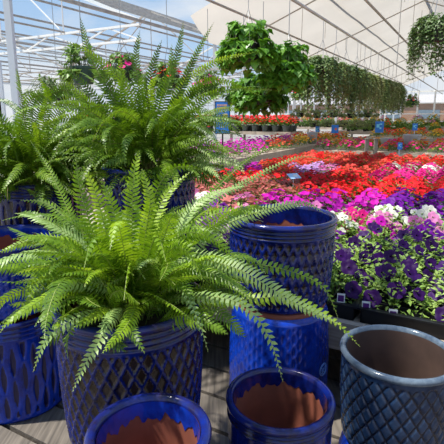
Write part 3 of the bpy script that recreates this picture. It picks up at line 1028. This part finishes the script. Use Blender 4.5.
def plant_far(loc, color, label, group, kind='petunia', name='petunia_plant', cat='petunia'):
    root = empty(name, loc, rnd(0, 6.28))
    if kind == 'small': root.scale = (1.25, 1.25, 1.1)
    tag(root, label, cat, group)
    link('foliage', random.choice(petfol_lite), root)
    cs = (color,) if isinstance(color, str) else color
    for c in cs: link('blossoms', multi(c, kind), root)
    return root

def px_of(p):
    d = Vector(p) - CAM
    z = d.dot(FW)
    return PX0 + F_PX * d.x / z, PY0 - F_PX * d.dot(UP) / z, z

# trays: front row small, then larger
def tray_mesh(lu, lv, h=.075):
    m = MB(); t = .004
    m.box((0, 0, .004), (lu, lv, .008))
    for s in (-1, 1):
        m.box((s * (lu / 2 - t), 0, h / 2), (2 * t, lv, h)); m.box((0, s * (lv / 2 - t), h / 2), (lu, 2 * t, h))
        m.box((s * (lu / 2), 0, h - .004), (.028, lv + .028, .008)); m.box((0, s * (lv / 2), h - .004), (lu + .028, .028, .008))
    # cell walls
    nu_, nv_ = max(1, round(lu / .14)), max(1, round(lv / .14))
    for i in range(1, nu_): m.box((-lu / 2 + lu * i / nu_, 0, h * .4), (.005, lv - .01, h * .8))
    for i in range(1, nv_): m.box((0, -lv / 2 + lv * i / nv_, h * .4), (lu - .01, .005, h * .8))
    q = m.mesh('plant_tray', BLACK_PLASTIC)
    return q
sp_ = 0.27
tm = tray_mesh(sp_ * 2 - .03, sp_ * 2 - .03)
u = 2.04
row = 0
zone_log = {}
vmax = 3.1
iu = 0
def zone(px, py, u, v):
    """what grows where, in world terms worked out from the photo"""
    if py > 231 + (px - 380) * -.05: return ('dark violet', 'near', 'dark violet petunia in the black trays at the near edge of the bench')
    if px < 236 and py > 205: return (('violet', 'dark violet')[random.random() < .5], 'near', 'violet petunia behind the back fern at the left end of the bench')
    if py > 208: 
        c = random.choice(['pink', 'pink', 'white', 'magenta', 'hot pink', 'violet']) if px > 300 else random.choice(['white', 'white', 'lavender', 'pink'])
        return (c, 'near', '%s petunia in the mixed pale band between violet and magenta petunias' % c)
    if py > 191:
        if px > 383: return ('violet', 'multi', 'violet petunia in the band below the red flowers, right side')
        if px < 262: return (random.choice(['white', 'dusty pink', 'pink']), 'multi', None)
        return ('magenta', 'multi', 'magenta petunia in the band directly below the red flowers')
    if py > 170:
        if px < 300 - (py - 178) * -.6 and py > 177: return ('dusty pink', 'dense', 'dusty coral bedding plant left of the bright red band')
        if px > 372 and py < 176: return ('hot pink', 'dense', 'hot pink bedding plant at the right end of the red band')
        return ('red', 'dense', 'bright red bedding plant in the broad red band')
    if py > 163:
        if 292 < px < 338: return ('lavender' if random.random() < .5 else 'pink', 'dense', 'pale pink bedding plant behind the red band')
        if px > 385: return ('white' if random.random() < .4 else 'hot pink', 'dense', None)
        if px < 262: return ('magenta', 'dense', 'magenta bedding plant at the far left corner of the bed')
        return ('coral', 'dense', 'coral red bedding plant near the back of the bed')
    return ('coral' if random.random() < .7 else 'red', 'dense', 'coral red bedding plant near the back of the bed')

near_count = 0
ntray = 0
while u < 9.35:
    iv = 0
    v = vmax - sp_ / 2
    while v > -5.1:
        p = W(u + sp_ / 2 - .03, v, BZ)
        cx, cy, cz = px_of(p + Vector((0, 0, .2)))
        if 175 < cx < 462:
            if iu % 2 == 0 and iv % 2 == 0:
                t = link('plant_tray', tm, None, W(u + sp_ - .03, v - sp_ / 2, BZ + .001))
                t.rotation_euler = (0, 0, ROT)
                ntray += 1
                tag(t, 'black plastic plant tray in the front row on the low bench' if iu == 0 else 'black plastic plant tray under the flowers of the wide bed', 'tray', 'front row of black trays' if iu == 0 else 'black trays under the wide bed')
            c, k, lab = zone(cx, cy, u, v)
            if lab is None: lab = '%s bedding plant among mixed colours in the wide bed' % c
            if iu == 0: p = p + UX * .06
            loc = p + Vector((rnd(-.03, .03), rnd(-.03, .03), .012))
            grp = lab + 's'
            if k == 'near':
                petunia_near(loc, c, lab, grp, (9 if c == 'dark violet' and cy > 231 else 12))
                near_count += 1
            elif k == 'multi': plant_far(loc, c, lab, grp, 'petunia')
            else: plant_far(loc, c, lab, grp, 'dense', 'bedding_plant', 'bedding plant')
        v -= sp_; iv += 1
    u += sp_; iu += 1
print('near plants', near_count, 'trays', ntray)

# plant tags stuck in the front tray
TAGW = simple('white_tag_card', (0.82, 0.84, 0.82), 0.4)
TAGP = petal_mat('tag_photo_purple', (0.20, 0.03, 0.38), (0.04, 0.05, 0.03))
def card(name, top_px, depth, wcard, hcard, label, photo=TAGP, tilt=0.12, body=TAGW, stake=.09, rz=0.0, cat='plant tag'):
    d = ray(*top_px); c = CAM + d * ((2.035 - CAM.dot(UX)) / d.dot(UX))
    root = empty(name, (c.x, c.y, c.z - hcard / 2 - stake), rz)
    tag(root, label, cat)
    m = MB(); m.box((0, 0, stake + hcard / 2), (wcard, .0015, hcard)); m.box((0, 0, stake / 2), (.008, .0015, stake))
    m.build('card', body, root)
    q = MB(); q.box((0, -.0015, stake + hcard * .46), (wcard * .74, .0015, hcard * .68)); q.build('picture', photo, root)
    return root
for i, (x, y, dpt, lab) in enumerate([(341, 298, 2.16, 'leftmost white plant tag, purple flower picture, in the front black tray'),
                                   (366, 306, 2.04, 'middle of three white plant tags with purple flower picture in the front tray'),
                                   (393, 314, 1.93, 'rightmost white plant tag with purple flower picture in the front tray')]):
    card('plant_tag', (x, y), dpt, .037, .046, lab, rz=rnd(-.1, .1) - .25)

BLUE_SIGN = simple('blue_sign', (0.03, 0.22, 0.72), 0.4, noise=.15, nscale=8)
PALE_BLUE = simple('pale_blue_card', (0.42, 0.66, 0.88), 0.4)
# pale blue tag lying tilted in the red bed
c = atz(294, 176, .78)
root = empty('bed_label', (c.x, c.y, .515), R(30)); tag(root, 'pale blue name card tilted above the red flowers', 'plant tag')
m = MB(); M_ = Matrix.Rotation(R(-55), 3, 'X') @ Matrix.Rotation(R(12), 3, 'Y')
m.box((0, 0, .265), (.15, .10, .003), mat=Matrix.Rotation(R(28), 3, 'X')); m.build('card', PALE_BLUE, root)
m = MB(); m.box((0, .01, .13), (.008, .008, .26)); m.build('stake', WHITE_STEEL, root)
m = MB(); m.box((0.02, -.001, .2675), (.06, .045, .002), mat=Matrix.Rotation(R(28), 3, 'X')); m.build('print', WHITE_STEEL, root)

# ------------------------------------------------------------------ the other benches
def fill(u0, u1, v0, v1, z, sp, fn):
    u = u0 + sp / 2
    while u < u1:
        v = v0 + sp / 2
        while v < v1:
            p = W(u + rnd(-.04, .04), v + rnd(-.04, .04), z + .012)
            x, y, d = px_of(p + Vector((0, 0, .2)))
            if -10 < x < 455 and y < 430: fn(p, x, y, u, v)
            v += sp
        u += sp
bench(4.2, 19.0, 4.3, 6.1, .55, 'long wooden bench of magenta and orange flowers running back left of the wide bed')
def f2(p, x, y, u, v):
    if x < 268: c, l = random.choice(['magenta', 'magenta', 'violet']), 'magenta or violet flowering plant on the long bench left of the wide bed'
    elif x < 290: c, l = random.choice(['magenta', 'red', 'coral']), 'red or magenta flowering plant midway along the long bench'
    else: c, l = random.choice(['orange', 'red', 'coral', 'yellow']), 'orange or red flowering plant at the back of the long bench'
    plant_far(p, c, l, l + 's', 'small', 'bedding_plant', 'bedding plant')
fill(6.0, 19, 4.3, 6.1, .55, .56, f2)

# potted red geraniums
bench(18.4, 19.9, 6.9, 12.6, .74, 'wooden bench carrying the row of potted red geraniums, beyond the blue poster')
gfol = [mound(150, .21, .34, .07, .03, 300 + i, BED_LEAF, z0=.16) for i in range(3)]
def geranium(p, color='red', label='', group=None, h0=0.0, s=1.0):
    root = empty('geranium_plant', p, rnd(0, 6.28)); root.scale = (s, s, s)
    tag(root, label, 'geranium', group)
    m = MB(); m.lathe([(.001, 0), (.085, 0), (.12, .17), (.128, .17), (.128, .2), (.115, .2), (.10, .17), (.001, .17)], 20); m.build('plant_pot', simple('grey_green_pot', (0.10, 0.12, 0.11), .5), root)
    link('foliage', random.choice(gfol), root)
    o = link('blossoms', multi(color, 'geranium'), root, (0, 0, .16)); o.scale = (1.25, 1.25, 1)
    return root
for r_ in range(3):
    for k in range(11):
        geranium(W(18.7 + r_ * .48, 7.2 + k * .49, .741), 'red', s=1.35, label= 'red geranium in a dark pot on the bench beyond the blue poster', group='red geraniums beyond the blue poster')

MIX = ['red', 'coral', 'orange', 'yellow', 'yellow', 'orange', 'hot pink']
bench(11.6, 14.2, -.6, 3.7, .55, 'wooden bench of orange and yellow flowers behind the wide bed')
fill(11.6, 14.2, -.6, 3.7, .55, .54, lambda p, x, y, u, v: plant_far(p, random.choice(MIX), 'red, orange or yellow bedding plant on the bench behind the wide bed', 'plants on the bench behind the wide bed', 'small', 'bedding_plant', 'bedding plant'))
bench(10.3, 12.9, -5.4, -1.2, .52, 'wooden bench of red and white flowers at the right behind the wide bed')
fill(10.3, 12.9, -5.4, -1.2, .52, .54, lambda p, x, y, u, v: plant_far(p, random.choice(['red', 'coral', 'red', 'hot pink'] if u > 11.2 else ['white', 'white', 'coral', 'white']), 'red or white bedding plant on the right hand bench behind the wide bed', 'plants on the right hand bench', 'small', 'bedding_plant', 'bedding plant'))
bench(16.0, 18.8, -6.0, 3.4, .7, 'second wooden bench back, with pink and yellow flowers, near the blue hanging signs')
fill(16.0, 18.8, -6.0, 3.4, .7, .62, lambda p, x, y, u, v: plant_far(p, random.choice(['magenta', 'hot pink', 'pink'] if v < -.8 else ['yellow', 'red', 'orange', 'hot pink']), 'pink or yellow flowering plant on the second bench back', 'plants on the second bench back', 'small', 'bedding_plant', 'bedding plant'))

# leafy shrubs on the far bench
bench(22, 24.4, -7, 6, .7, 'far wooden bench crowded with leafy green plants')
bfol = [mound(200, .34, .55, .12, .045, 400 + i, BED_LEAF) for i in range(3)]
def shrub(p, label, group, s=1.0, color=None):
    root = empty('leafy_plant', p, rnd(0, 6.28)); root.scale = (s, s, s); tag(root, label, 'plant', group)
    link('foliage', random.choice(bfol), root)
    m = MB(); m.lathe([(.001, 0), (.10, 0), (.14, .18), (.13, .18), (.001, .16)], 16); m.build('plant_pot', BLACK_PLASTIC, root)
    if color:
        o = link('blossoms', multi(color, 'small'), root, (0, 0, .28)); o.scale = (1.5, 1.5, 1.4)
fill(22, 24.4, -7, 6, .69, .75, lambda p, x, y, u, v: shrub(p, 'leafy potted plant on the far bench', 'leafy plants on the far bench', rnd(.6, 1.0), random.choice([None, None, 'red', 'yellow', 'white'])))
bench(29, 31.5, -9, 12, .7, 'farthest wooden bench of greenery near the far glass wall')
fill(29, 31.5, -9, 12, .69, .9, lambda p, x, y, u, v: shrub(p, 'green potted plant on the farthest bench', 'plants on the farthest bench', rnd(.8, 1.4), random.choice([None, 'red', 'coral', 'yellow', 'pink'])))

# ------------------------------------------------------------------ hanging baskets
def strand_mesh(seed, n_str, nl, rad, drop, L, wd, mat, heart=False, top=0.12, lift=.1):
    rs = random.Random(seed); m = MB()
    for i in range(n_str):
        a = rs.uniform(0, 2 * PI); r1 = rad * rs.uniform(.75, 1.1); dr = drop * rs.uniform(.45, 1.05)
        r0 = rad * rs.uniform(.1, .7)
        P = [Vector((r0 * math.cos(a) * .4, r0 * math.sin(a) * .4, .0)), Vector((r1 * .6 * math.cos(a), r1 * .6 * math.sin(a), lift * rs.uniform(.4, 1.3))),
             Vector((r1 * math.cos(a), r1 * math.sin(a), -.05)), Vector((r1 * 1.04 * math.cos(a + .1), r1 * 1.04 * math.sin(a + .1), -dr * .5)), Vector((r1 * math.cos(a + .15), r1 * math.sin(a + .15), -dr))]
        pts = catmull(P, 14)
        m.tube(pts, .0025, 3, mi=1, cap=False)
        fine = catmull(P, nl)
        for q in fine[1:]:
            for s in (0, 1):
                d = Vector((math.cos(a + rs.uniform(-1.4, 1.4)), math.sin(a + rs.uniform(-1.4, 1.4)), rs.uniform(-1.0, .45)))
                if heart:
                    aa = a + rs.uniform(-.7, .7); dn = rs.uniform(-1.0, .1)
                    d = Vector((math.cos(aa) * .6, math.sin(aa) * .6, dn))
                    leaf(m, q + Vector((rs.uniform(-.03, .03), rs.uniform(-.03, .03), rs.uniform(-.02, .02))), d, Vector((math.cos(aa), math.sin(aa), .9)), L * rs.uniform(.65, 1.2), wd * rs.uniform(.8, 1.15), 0, True)
                    continue
                leaf(m, q + Vector((rs.uniform(-.02, .02), rs.uniform(-.02, .02), 0)), d, Vector((math.cos(a) * .6, math.sin(a) * .6, 1)), L * rs.uniform(.65, 1.2), wd * rs.uniform(.8, 1.15), 0, heart)
    return m.mesh('foliage', [mat, VINE_STEM])

def basket(loc, fol, label, group, ztop, r=.15, rot=None, potmat=BLACK_PLASTIC, s=1.0, name='hanging_basket', flowers=None):
    root = empty(name, loc, rnd(0, 6) if rot is None else rot); tag(root, label, 'hanging basket', group)
    m = MB(); m.lathe([(.001, -.16), (r * .72, -.16), (r, -.01), (r * 1.06, -.01), (r * 1.06, .01), (r * .95, .01), (r * .9, -.03), (.001, -.03)], 28)
    m.build('basket_pot', potmat, root)
    m = MB(); hz = .38
    for k in range(3):
        a = 2 * PI * k / 3
        m.tube([(r * math.cos(a), r * math.sin(a), 0), (0, 0, hz)], .003, 4)
    m.tube([(0, 0, hz), (0, 0, ztop - loc[2])], .004, 4)
    m.build('hanger', WIRE, root)
    f = link('foliage', fol, root); f.scale = (s, s, s)
    if flowers:
        o = link('blossoms', multi(flowers, 'small'), root, (0, 0, -.12)); o.scale = (1.25, 1.25, 1.0)
    return root

RAIL_Z = 2.86
def row_pt(t): return Vector((.33, 5.0, 0)) + UX * t
big = [strand_mesh(500 + i, 66, 7, .30, .24, .095, .052, VINE_LEAF, True, lift=.22) for i in range(3)]
trail = [strand_mesh(520 + i, 90, 17, .30, .66, .048, .021, TRAIL_LEAF, lift=.10) for i in range(4)]
m = MB(); a_ = row_pt(-.9); b_ = row_pt(30)
m.tube([(a_.x, a_.y, RAIL_Z), (b_.x, b_.y, RAIL_Z)], .022, 8)
hr = m.build('hanging_rail', GALV); struct(hr)
m = MB()
for t in (-.7, 9.6, 17.2, 24.8):
    q = row_pt(t); v_ = q.dot(VX)
    m.tube([(q.x, q.y, RAIL_Z), (q.x, q.y, slope(v_) if slope(v_) else 5)], .012, 5)
struct(m.build('trim_30', GALV))

def bk(px, py, depth, mesh_, label, group=None, s=1.0, **k):
    c = at(px, py, depth)
    return basket((c.x, c.y, c.z), mesh_, label, group, RAIL_Z if c.z < RAIL_Z - .4 else c.z + .6, s=s, **k)
bk(248, 46, 4.9, big[0], 'leafy green hanging basket, largest and highest, left end of the hanging row', s=.92)
bk(288, 68, 5.35, big[1], 'leafy green hanging basket just right of and below the highest one', s=.98)
bk(262, 92, 5.9, big[2], 'leafy green hanging basket hanging lower, below the first two', s=.98)
bk(243, 92, 6.6, big[0], 'smaller leafy green hanging basket half hidden behind the lowest leafy one', s=.7)
k = 0
t = 2.5
while t < 10.0:
    q = row_pt(t)
    basket((q.x + rnd(-.03, .03), q.y, 2.20), trail[k % 4], 'dark trailing plant hanging in the long receding row' , 'dark trailing baskets in the receding row', RAIL_Z, s=rnd(.84, 1.05))
    t += .72; k += 1
# trailing basket at the top right corner
c = at(436, 26, 4.6)
basket((c.x, c.y, c.z), trail[1], 'trailing basket in the top right corner, nearest on that side', None, c.z + .9, s=.75)
# small flowering baskets
small_t = strand_mesh(540, 40, 6, .2, .2, .06, .025, BED_LEAF, lift=.16)
def fb(px, py, dep, col, lab, s=1.0, group=None):
    c = at(px, py, dep)
    return basket((c.x, c.y, c.z), small_t, lab, group, c.z + 1.0, s=s, flowers=col, potmat=GREEN_PLASTIC)
fb(299, 92, 11.5, 'red', 'small red flowered hanging basket right of the leafy baskets, far back')
fb(122, 68, 5.6, 'hot pink', 'pink flowered hanging basket behind the middle of the back fern')
fb(92, 116, 6.0, 'red', 'red flowered basket hanging low behind the left of the back fern')
fb(124, 119, 6.2, 'red', 'red flowered basket hanging low behind the middle of the back fern')
fb(168, 76, 6.0, 'red', 'red flowered basket behind the back fern, left of the sign')
fb(208, 84, 6.4, 'hot pink', 'red pink flowered basket above the blue poster')
fb(412, 100, 14.0, 'coral', 'coral red hanging basket at the right edge past the trailing row')
fb(197, 126, 7.5, 'red', 'red flowered basket left of the blue poster', s=.9)
c = at(83, 68, 4.6)
basket((c.x, c.y, c.z), strand_mesh(541, 30, 6, .18, .12, .07, .03, BED_LEAF, lift=.2), 'green plastic hanging pot of leafy stems at the upper left', None, c.z + 1.2, potmat=GREEN_PLASTIC, r=.13)
# flat ferny baskets on the left and at the far middle
wide = strand_mesh(545, 60, 9, .42, .16, .07, .018, TRAIL_LEAF, lift=.14)
for (x, y, dpt, lab) in [(58, 90, 6.5, 'wide low green hanging basket at the left edge below the white truss')]:
    c = at(x, y, dpt); basket((c.x, c.y, c.z), wide, lab, None, c.z + 1.4)
for i in range(5):
    c = at(300 + i * 17, 113 + (i % 2) * .8, 17)
    basket((c.x, c.y, c.z), wide, 'wide green hanging basket in the upper far row under the trailing plants', 'upper far row of wide green baskets', c.z + 1.5, s=.9)
for i in range(5):
    c = at(313 + i * 15.5, 123.5, 19)
    basket((c.x, c.y, c.z), wide, 'wide green hanging basket in the lower far row at eye height', 'lower far row of wide green baskets', c.z + 2.0, s=.85)

# ------------------------------------------------------------------ signs
def poster():
    c = at(222.5, 133, 7.8)
    root = empty('poster_stand', (c.x, c.y, 0.0), R(-6)); tag(root, 'blue information poster in a black frame on a stand left of the geraniums', 'sign')
    zb = c.z; w_, h_ = .235, .52
    m = MB(); m.box((0, 0, zb + h_ / 2), (w_ + .03, .025, h_ + .03)); m.build('frame', BLACK_PLASTIC, root)
    m = MB(); m.tube([(0, .02, 0.01), (0, .02, zb)], .014, 8); m.build('post', BLACK_PLASTIC, root)
    m = MB(); m.box((0, .02, .01), (.35, .3, .02)); m.build('foot', BLACK_PLASTIC, root)
    m = MB(); m.box((0, -.014, zb + h_ / 2), (w_, .004, h_)); pn = m.build('poster', BLUE_SIGN, root)
    q = MB(); rs = random.Random(4)
    for r_ in range(2):
        x = -.09
        while x < .08:
            l = rs.uniform(.012, .03); q.box((x + l / 2, -.017, zb + h_ - .05 - r_ * .045), (l, .002, .030)); x += l + .007
    o = q.build('heading', simple('poster_heading', (0.75, 0.42, 0.26), .5), pn)
    LM = simple('poster_lettering', (0.7, 0.8, 0.9), .5)
    for (z, x0, x1, hh) in ((.385, -.09, .09, .012), (.36, -.075, .075, .010), (.30, -.10, -.02, .018), (.25, -.10, -.03, .012), (.215, -.10, -.02, .016), (.10, -.05, .05, .012), (.05, -.03, .03, .008)):
        q = MB(); x = x0
        while x < x1 - .01:
            l = rs.uniform(.01, .024); q.box((x + l / 2, -.017, zb + z), (min(l, x1 - x), .002, hh)); x += l + .006
        q.build('lettering', LM, pn)
    q = MB(); q.box((.045, -.017, zb + .265), (.085, .002, .13)); q.build('picture', simple('poster_picture', (0.72, 0.66, 0.30), .5, noise=.4, nscale=30), pn)
poster()

def hang_sign(px, py, dep, wpx, hpx, label, mark, stand=False):
    c = at(px, py, dep); w_, h_ = wpx * dep / F_PX, hpx * dep / F_PX
    root = empty('sign_board', (c.x, c.y, c.z), 0); tag(root, label, 'sign')
    m = MB(); m.box((0, 0, 0), (w_, .02, h_)); m.build('board', BLUE_SIGN, root)
    q = MB()
    col = (.85, .2, .08) if mark == 'dot' else (.25, .75, .95)
    if mark == 'dot':
        n = 16; q.lathe([(.0001, 0), (w_ * .18, 0)], n); vs = [(x + w_ * .12, -.0125, y) for (x, y, z) in q.v]; q.v = vs
    else:
        q.box((-w_ * .2, -.0125, h_ * .1), (w_ * .34, .003, h_ * .3)); q.box((w_ * .12, -.0125, h_ * .26), (w_ * .3, .003, h_ * .12)); q.box((w_ * .1, -.0125, -.1 * h_), (w_ * .22, .003, h_ * .16))
    q.build('mark', simple('sign_mark_' + mark, col, .5), root)
    m = MB(); zt = 1.0
    if stand:
        m.tube([(0, .02, -c.z + .01), (0, .02, h_ / 2)], .015, 6); m.box((0, .02, -c.z + .01), (.3, .3, .02)); m.build('post', GREY_PAINT, root)
    else:
        for s in (-1, 1): m.tube([(s * w_ * .4, 0, h_ / 2), (s * w_ * .4, 0, h_ / 2 + zt)], .005, 4)
        m.build('chain', WIRE, root)
hang_sign(335, 129, 15.5, 7, 8, 'blue sign with a red dot among the far flowers, centre right', 'dot')
hang_sign(379.5, 127, 14.5, 8.5, 11, 'blue sign with pale lettering hanging below the end of the trailing row', 'blocks')
hang_sign(317.5, 130, 17.5, 4, 7, 'narrow plain blue sign left of the red dotted one', 'blocks')
hang_sign(400, 146, 10.2, 4.5, 7, 'small blue sign on a post over the red flowers at right', 'blocks', True)
hang_sign(415, 127, 14, 5, 7, 'small blue sign at the right edge', 'blocks', True)

# grey tubs standing on the benches
TUB = simple('grey_tub', (0.50, 0.50, 0.49), .5, noise=.12, nscale=4)
def tub(u, v, z, r, h, label, rz=0):
    root = empty('planter_tub', W(u, v, z), rz); tag(root, label, 'planter')
    m = MB(); m.lathe([(.001, 0), (r * .8, 0), (r * .98, h * .9)], 28); m.build('body', TUB, root, smooth=True)
    m = MB(); m.lathe([(r * .98, h * .9), (r * 1.07, h * .9), (r * 1.07, h), (r * .96, h), (r * .9, h * .7), (.001, h * .68)], 28); m.build('rim', TUB, root)
def tub_at(px, py, z, r, h, label):
    c = atz(px, py, z); tub(c.dot(UX), c.dot(VX), z, r, h, label); print('tub', label[:20], c.dot(UX), c.dot(VX))
tub_at(312, 143, .57, .17, .36, 'pale grey tub standing among the orange and yellow flowers')
tub_at(386, 149, .53, .17, .30, 'grey tub behind the small blue sign on a post')
tub_at(411, 150, .53, .22, .42, 'large grey tub at the right edge of the picture')
# dark timber posts between the far benches
for (x, lab) in ((366, 'left of two dark timber posts at the end of the orange flower bench'), (375, 'right of two dark timber posts at the end of the orange flower bench')):
    c = at(x, 156, 11.0)
    m = MB(); m.box((0, 0, .44), (.08, .08, .88)); m.box((0, 0, .89), (.10, .10, .02))
    o = m.build('timber_post', wood_mat('dark_timber', (0.12, .10, .085), (.26, .22, .18), 'X'), None, loc=(c.x, c.y, 0)); tag(o, lab, 'post')

# ------------------------------------------------------------------ colour management
vs_ = SC.view_settings
vs_.view_transform = 'Standard'; vs_.look = 'None'; vs_.gamma = 1; vs_.exposure = 0.15
vs_.use_curve_mapping = False
SC.render.film_transparent = False
try:
    SC.cycles.use_denoising = True
    SC.cycles.max_bounces = 8
    SC.cycles.transparent_max_bounces = 24
    SC.cycles.sample_clamp_indirect = 6
except Exception: pass
